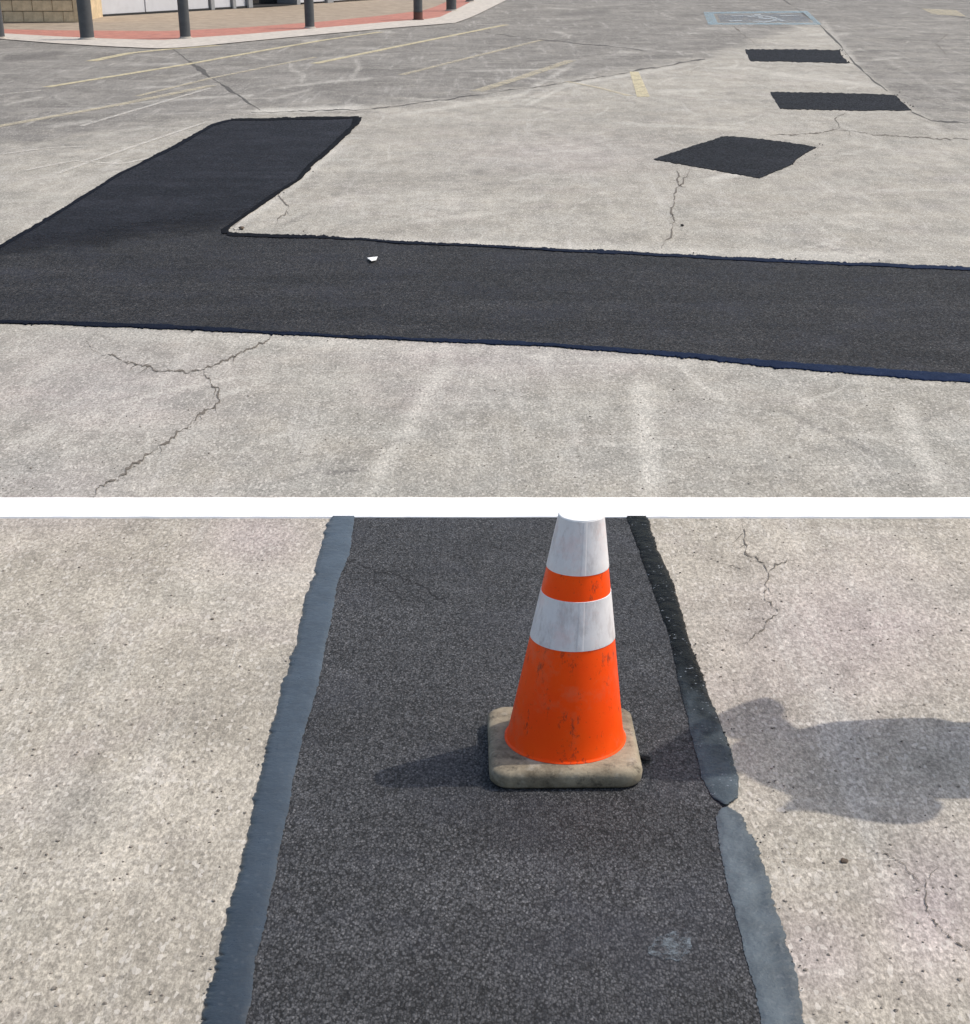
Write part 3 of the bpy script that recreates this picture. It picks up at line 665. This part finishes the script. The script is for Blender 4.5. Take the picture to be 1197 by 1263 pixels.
# a low round bin foot beside the doors as seen by the posts
# ------------------------------------------------------------------ traffic cone
bw = .36
cb = G(698, 977); cb.y += bw / 2
cone = empty('traffic_cone', cb); tag(cone, 'orange traffic cone with two white collars on a dusty square base', 'traffic cone')
def zfor(py, lo=0, hi=1.2):
    for _ in range(50):
        m = (lo + hi) / 2
        if P((cb.x, cb.y, m))[1] > py: lo = m
        else: hi = m
    return (lo + hi) / 2
def ringpar(py, xc, hw):
    z = zfor(py); u, v, s = P((cb.x, cb.y, z)); return z, (xc - u) / s, hw / s
BT = .052
K = [ringpar(915, 696.6, 72.5), ringpar(783, 707.7, 51), ringpar(727, 710.8, 42.8), ringpar(697, 713, 38), ringpar(640, 716.4, 29.6)]
zz = [k[0] for k in K]; xo = [k[1] for k in K]; rr = [k[2] for k in K]
zz[0] = BT; TOP = zfor(632.5)
cf = np.polyfit(zz, rr, 1); xf = np.polyfit(zz, xo, 1)
R = lambda z: float(np.polyval(cf, z)); cen = lambda z: (float(np.polyval(xf, z)), 0.0)
k = NB('cone_orange')
c = k.mix(k.ramp(k.noise(7, 4), .3, .7), (1.0, .068, .001), (1.0, .09, .001))
c = k.mix(k.ramp(k.noise(26, 6, .75, vec=k.mapv((1, 1, .45))), .56, .65, 0, .8), c, (.22, .04, .02))
c = k.mix(k.ramp(k.noise(11, 6, .75, off=(3, 3, 1)), .52, .7, 0, .5), c, (.72, .17, .08))
c = k.mix(k.ramp(k.noise(70, 5, .8, off=(1, 3, 6)), .62, .7, 0, .6), c, (.30, .05, .02))
M_OR = k.done(c, k.ramp(k.noise(15), .3, .7, .38, .6), k.bump(k.noise(40, 4), .08, .004), .18)
k = NB('cone_collar')
c = k.mix(k.ramp(k.noise(9, 5, .7), .35, .7), (.80, .79, .80), (.66, .65, .67))
c = k.mix(k.ramp(k.noise(30, 6, .75, vec=k.mapv((1, 1, .35))), .50, .66, 0, .65), c, (.46, .42, .42))
c = k.mix(k.ramp(k.noise(13, 5, .7, off=(1, 5, 2)), .50, .66, 0, .5), c, (.76, .58, .56))
M_COL = k.done(c, .5, k.bump(k.noise(70, 3), .08, .003), .4)
k = NB('dusty_rubber')
c = k.mix(k.ramp(k.noise(9, 6, .75), .35, .65), (.14, .115, .08), (.36, .31, .225))
c = k.mix(k.ramp(k.noise(30, 6, .75), .53, .68, 0, .85), c, (.06, .052, .04))
c = k.mix(k.ramp(k.noise(18, 5, .7, off=(2, 2, 0)), .55, .7, 0, .6), c, (.42, .385, .32))
M_RUB = k.done(c, .9, k.bump(k.noise(70, 5), .5, .004), .3)
# base: rounded square slab with chamfered top and moulded feet
def rsq(h, r, n=8):
    out = []
    for cx, cy, a in ((h-r, h-r, 0), (-h+r, h-r, 90), (-h+r, -h+r, 180), (h-r, -h+r, 270)):
        for i in range(n+1):
            t = math.radians(a + 90*i/n); out.append((cx + r*math.cos(t), cy + r*math.sin(t)))
    return out
bm = bmesh.new(); rings = []
for h, z, r in [(.160, .004, .045), (.172, .006, .045), (.176, .012, .045), (.178, .034, .045), (.176, .042, .044), (.170, .048, .042), (.162, .0505, .04), (.15, BT, .035)]:
    rings.append([bm.verts.new((x, y, z + .0012 * noise.noise(Vector((x*20, y*20, z*40))))) for x, y in rsq(h, r)])
m = len(rings[0])
for a, b in zip(rings, rings[1:]):
    for i in range(m): bm.faces.new((a[i], a[(i+1) % m], b[(i+1) % m], b[i]))
bm.faces.new(rings[0][::-1]); bm.faces.new(rings[-1])
for sx_, sy_ in ((1, 1), (1, -1), (-1, 1), (-1, -1)):
    box_bm(bm, sx_*.12-.03, sx_*.12+.03, sy_*.12-.03, sy_*.12+.03, .0005, .0045)
bs_ = from_bm('base', bm, M_RUB, cone, True); bs_.rotation_euler = (0, 0, .012)
# orange body, hollow at the top
bm = bmesh.new(); r0 = R(BT)
prof = [(r0+.0055, BT+.0003), (r0+.0055, BT+.0022), (r0+.0012, BT+.0028), (r0+.0005, BT+.006), (R(BT+.03), BT+.03)]
for i in range(1, 25):
    z = BT + .03 + (TOP - .02 - BT - .03) * i / 24; prof.append((R(z), z))
lathe_bm(bm, prof, 72, cen, cap=False)
from_bm('body', bm, M_OR, cone, True)
def collar(z0, z1, th=.0012):
    bm = bmesh.new(); p = [(R(z0)-.0004, z0-.0005), (R(z0)+th, z0), (R(z0)+th, z0+.0008)] + [(R(z0+(z1-z0)*t)+th, z0+(z1-z0)*t) for t in (.25, .5, .75)] + [(R(z1)+th, z1-.0008), (R(z1)+th, z1), (R(z1)-.0004, z1+.0005)]
    lathe_bm(bm, p, 72, cen, cap=False); o = from_bm('reflective_collar', bm, M_COL, cone, True)
    # overlapping seam of the sleeve
    bm = bmesh.new(); a0 = math.radians(-88); n = 6
    for j, t in enumerate(np.linspace(.01, .99, 6)):
        z = z0 + (z1-z0)*t
        for i in range(n):
            a = a0 + i * .035; rad = R(z) + th + (.0008 if i < n-1 else .0003) - (.0004 if i == 0 else 0)
            cx, cy = cen(z); bm.verts.new((cx + rad*math.cos(a), cy + rad*math.sin(a), z))
    bm.verts.ensure_lookup_table()
    for j in range(5):
        for i in range(n-1): bm.faces.new((bm.verts[j*n+i], bm.verts[j*n+i+1], bm.verts[j*n+n+i+1], bm.verts[j*n+n+i]))
    from_bm('seam', bm, M_COL, o)
collar(zz[1], zz[2]); collar(zz[3], TOP - .004)
# closed white top
bm = bmesh.new(); zt = TOP; rt = R(TOP) + .0012
lathe_bm(bm, [(rt, zt - .004), (rt - .0006, zt - .001), (rt - .003, zt), (rt * .5, zt + .0008)], 72, cen)
from_bm('top', bm, M_WHITE, cone)

# ------------------------------------------------------------------ small debris
def stone(name, px, py, r, mat, lab, cat, sq=.6, z=0.0):
    bm = bmesh.new(); bmesh.ops.create_icosphere(bm, subdivisions=2, radius=r); s = random.random() * 90
    for v in bm.verts:
        v.co *= 1 + .5 * noise.noise(v.co * (1.1 / r) + Vector((s, 0, 0))); v.co.z *= sq
    zmin = min(v.co.z for v in bm.verts)
    for v in bm.verts: v.co.z -= zmin
    o = from_bm(name, bm, mat); o.location = G(px, py, z); return tag(o, lab, cat)
M_ST = mat_plain('brown_stone', (.12, .09, .065), .9, .3, 60, .5)
M_STB = mat_plain('black_crumb', (.012, .012, .013), .7, .3, 60, .5)
stone('stone', 298, 283, .019, M_ST, 'brown lump of broken asphalt at the inner corner of the L-shaped patch', 'stone', .55, 0)
stone('stone', 797, 938, .013, M_STB, 'black crumb of asphalt lying right beside the cone base', 'stone', .6, .006)
stone('stone', 1042, 1063, .0085, M_ST, 'brown pebble standing in for a pit in bare concrete below the cast shadow', 'stone', .4)  # flat stone laid in place of a dark pit
stone('stone', 842, 279, .012, M_STB, 'tiny dark pebble beside the crack below the diamond patch', 'stone')
bm = bmesh.new(); pr = [(453, 318.5), (458, 322), (464, 321), (466, 317), (461, 317.5)]
t_ = [bm.verts.new(G(x, y, .012 + .006 * (i % 2))) for i, (x, y) in enumerate(pr)]; f_ = bm.faces.new(t_)
r_ = bmesh.ops.extrude_face_region(bm, geom=[f_]); bmesh.ops.translate(bm, vec=(0, 0, .004), verts=[v for v in r_['geom'] if isinstance(v, bmesh.types.BMVert)])
tag(from_bm('litter', bm, mat_plain('white_paper', (.8, .8, .79), .7, .03)), 'small white scrap of litter lying on the black band of the L-shaped patch', 'litter')
# loose grit
bmg = bmesh.new(); bmesh.ops.create_icosphere(bmg, subdivisions=1, radius=1); gv = np.array([v.co[:] for v in bmg.verts]); gf = np.array([[v.index for v in f.verts] for f in bmg.faces]); bmg.free()
AV, AF = [], []; cnt = 0
for _ in range(1500):
    px, py = rng.uniform(-40, 1240), rng.uniform(300, 1300)
    r = rng.uniform(.0012, .0042) * (1.3 if rng.random() < .06 else 1); inpatch = (py > 640 and np.interp(py, [640, 1300], [400, 240]) < px < np.interp(py, [640, 990, 1300], [800, 915, 1010])) or (py < 480)
    if inpatch or 605 < py < 645: continue
    v = gv * (1 + .3 * rng.normal(size=(len(gv), 1))) * r * np.array([1, 1, .6]); g = G(px, py); AV.append(v + np.array([g.x, g.y, r * .35])); AF.append(gf + cnt * len(gv)); cnt += 1
grit = pyd('loose_grit', np.concatenate(AV), np.concatenate(AF).tolist(), mat_plain('grit', (.22, .195, .165), .9, .5, 90)); tag(grit, kind='stuff')

AV, AF = [], []; cnt = 0
def crumbs(pts, n, spread, r0, r1):
    global cnt
    pts = np.array(pts, float); q = resample(pts, 400)
    for _ in range(n):
        c = q[rng.integers(400)] + rng.normal(size=2) * spread * np.array([1, .55]); r = rng.uniform(r0, r1)
        g = G(c[0], c[1]); AV.append(gv * (1 + .3 * rng.normal(size=(len(gv), 1))) * r * np.array([1, 1, .7]) + np.array([g.x, g.y, .003 + r * .3])); AF.append(gf + cnt * len(gv)); cnt += 1
crumbs(RE, 22, 5, .002, .007); crumbs(IE[:8], 30, 4, .0015, .005); crumbs(BE[1:], 26, 6, .0015, .005)
crumbs([(1008, 181), (975, 203), (937, 219)], 14, 4, .003, .008); crumbs([(1036, 61), (1049, 77)], 10, 2.5, .005, .014); crumbs([(1105, 116), (1126, 136)], 10, 3, .004, .010)
crumbs(NR_o[1:], 30, 8, .001, .004); crumbs(N2_o[:-1], 18, 9, .001, .003); crumbs(NL_o[:-1], 12, 7, .001, .0025)
tag(pyd('asphalt_crumbs', np.concatenate(AV), np.concatenate(AF).tolist(), M_STB), kind='stuff')

# ------------------------------------------------------------------ bystander whose shadow falls into the picture
EL = math.tan(SUN_EL); hd = G(896, 938); PHT = 1.78
pf = hd - SH * (PHT / EL - .125); pf.z = 0
per = empty('person', pf, math.atan2(SH.y, SH.x)); tag(per, 'person in long loose grey shirt standing beside the trench, hand raised to cap', 'person')
def skinobj(name, chains, mat, sub=2):
    """chains: list of lists of (x, y, z, r); x = ahead, y = to the left"""
    vs, es, rs, key = [], [], [], {}
    for ch in chains:
        prev = None
        for x, y, z, r in ch:
            y += .17 * max(0, 1.6 - z); q = (round(x, 4), round(y, 4), round(z, 4))
            if q not in key: key[q] = len(vs); vs.append(q); rs.append(r)
            if prev is not None: es.append((prev, key[q]))
            prev = key[q]
    me = bpy.data.meshes.new(name); me.from_pydata(vs, es, []); o = link(name, me, mat, per)
    sk = o.modifiers.new('skin', 'SKIN'); sk.use_smooth_shade = True
    for i, v in enumerate(me.skin_vertices[0].data): v.radius = (rs[i] if isinstance(rs[i], tuple) else (rs[i], rs[i])); v.use_root = (i == 0)
    ss = o.modifiers.new('sub', 'SUBSURF'); ss.levels = sub; ss.render_levels = sub
    return o
M_SKIN = mat_plain('skin', (.42, .24, .17), .55, .06, 20, .05); M_SHIRT = mat_plain('grey_shirt', (.20, .21, .22), .9, .1, 30, .2)
M_TROU = mat_plain('dark_trousers', (.03, .035, .05), .9, .15, 30, .2); M_SHOE = mat_plain('brown_boots', (.06, .04, .03), .6); M_CAP = mat_plain('navy_cap', (.03, .04, .09), .8)
hipz = .95
spine = [(0, 0, hipz, (.11, .15)), (0, 0, 1.12, (.10, .14)), (.0, 0, 1.32, (.11, .17)), (-.01, 0, 1.45, (.08, .12)), (0, 0, 1.52, .052), (.02, 0, 1.58, .06), (.025, 0, 1.66, (.092, .076)), (.015, 0, 1.74, (.07, .062))]
rsh, lsh = (-.01, -.19, 1.43, .062), (-.01, .19, 1.43, .062)
relb, rhand = (.05, -.33, 1.22, .047), (.06, -.13, 1.60, .032)
lelb, lhand = (-.03, .26, 1.16, .046), (.15, .06, 1.10, .032)
mid_ = lambda a, b, t, r: tuple(a[i] * (1-t) + b[i] * t for i in range(3)) + (r,)
legs = []
for s in (-1, 1): legs.append([spine[0], (0, s*.10, .86, .10), (.02, s*.11, .50, .065), (.0, s*.12, .30, .058), (-.01, s*.12, .09, .04)])
def fingers(h, d, side):
    d = Vector(d).normalized(); side = Vector(side).normalized(); h0 = Vector(h[:3]); out = []
    palm = h0 + d * .07
    for i, (o_, ln) in enumerate(((-.03, .062), (-.01, .072), (.01, .068), (.03, .052))):
        a = palm + side * o_; out.append([h, tuple(h0 + d * .035 + side * o_ * .6) + (.016,), tuple(a) + (.0095,), tuple(a + d * ln * .5 + Vector((.008, 0, 0))) + (.009,), tuple(a + d * ln + Vector((.024, 0, 0))) + (.0075,)])
    out.append([h, tuple(h0 + d * .03 - side * .042) + (.013,), tuple(h0 + d * .065 - side * .055) + (.010,), tuple(h0 + d * .09 - side * .05) + (.008,)])
    return out
arms = [[spine[3], rsh, mid_(rsh, relb, .5, .05), relb, mid_(relb, rhand, .45, .042), rhand], [spine[3], lsh, mid_(lsh, lelb, .5, .05), lelb, mid_(lelb, lhand, .45, .042), lhand]]
body = skinobj('body', [spine] + legs + arms + fingers(rhand, (0, .5, .8), (1, 0, 0)) + fingers(lhand, (.2, -.9, .1), (0, .1, 1)) + [[spine[6], (.105, 0, 1.645, .022), (.125, 0, 1.63, .014)], [spine[6], (.02, .085, 1.66, .02)], [spine[6], (.02, -.085, 1.66, .02)]], M_SKIN)
skinobj('shirt', [[(0, 0, .80, (.16, .235)), (0, 0, .95, (.155, .23)), (0, 0, 1.12, (.15, .22)), (0, 0, 1.32, (.135, .20)), (-.01, 0, 1.44, (.09, .13)), (0, 0, 1.485, .07)],
                  [(-.01, 0, 1.44, (.09, .13)), (-.01, -.19, 1.43, .078), (.025, -.27, 1.36, .07)], [(-.01, 0, 1.44, (.09, .13)), (-.01, .19, 1.43, .078), (-.015, .26, 1.26, .075), (-.03, .275, 1.17, .07)]], M_SHIRT)
skinobj('trousers', [[(0, 0, .98, (.122, .155)), (0, 0, .90, (.125, .16))] + [(0, -.10, .82, .112), (.02, -.11, .50, .08), (0, -.12, .30, .074), (-.01, -.12, .07, .068)],
                     [(0, 0, .90, (.125, .16)), (0, .10, .82, .112), (.02, .11, .50, .08), (0, .12, .30, .074), (-.01, .12, .07, .068)]], M_TROU)
for s in (-1, 1): skinobj('shoe', [[(-.06, s*.12, .05, .045), (.05, s*.125, .045, .045), (.16, s*.13, .034, .036), (.20, s*.13, .03, .028)]], M_SHOE)
bm = bmesh.new(); lathe_bm(bm, [(.10, 1.685), (.102, 1.70), (.098, 1.735), (.08, 1.768), (.05, 1.785), (.015, 1.79)], 32, lambda z: (.015, 0))
for v in bm.verts: v.co.y *= .84
cap = from_bm('cap', bm, M_CAP, per, True)
bm = bmesh.new(); t0 = []
for i in range(13):
    a = math.radians(-65 + 130 * i / 12); t0.append(bm.verts.new((.015 + .10 * math.cos(a), .084 * math.sin(a), 1.692)))
t1 = [bm.verts.new((.015 + .10 * math.cos(math.radians(-65 + 130*i/12)) + .085 * math.sin(math.pi * i / 12) ** .6, .080 * math.sin(math.radians(-65 + 130*i/12)), 1.682)) for i in range(13)]
for i in range(12): bm.faces.new((t0[i], t0[i+1], t1[i+1], t1[i]))
r_ = bmesh.ops.solidify(bm, geom=bm.faces[:], thickness=.005); from_bm('brim', bm, M_CAP, cap)
for s in (-1, 1):
    bm = bmesh.new(); bmesh.ops.create_uvsphere(bm, u_segments=12, v_segments=8, radius=.013); o = from_bm('eye', bm, mat_plain('eye_dark', (.05, .04, .035), .2), per, True); o.location = (.098, s * .032, 1.665)
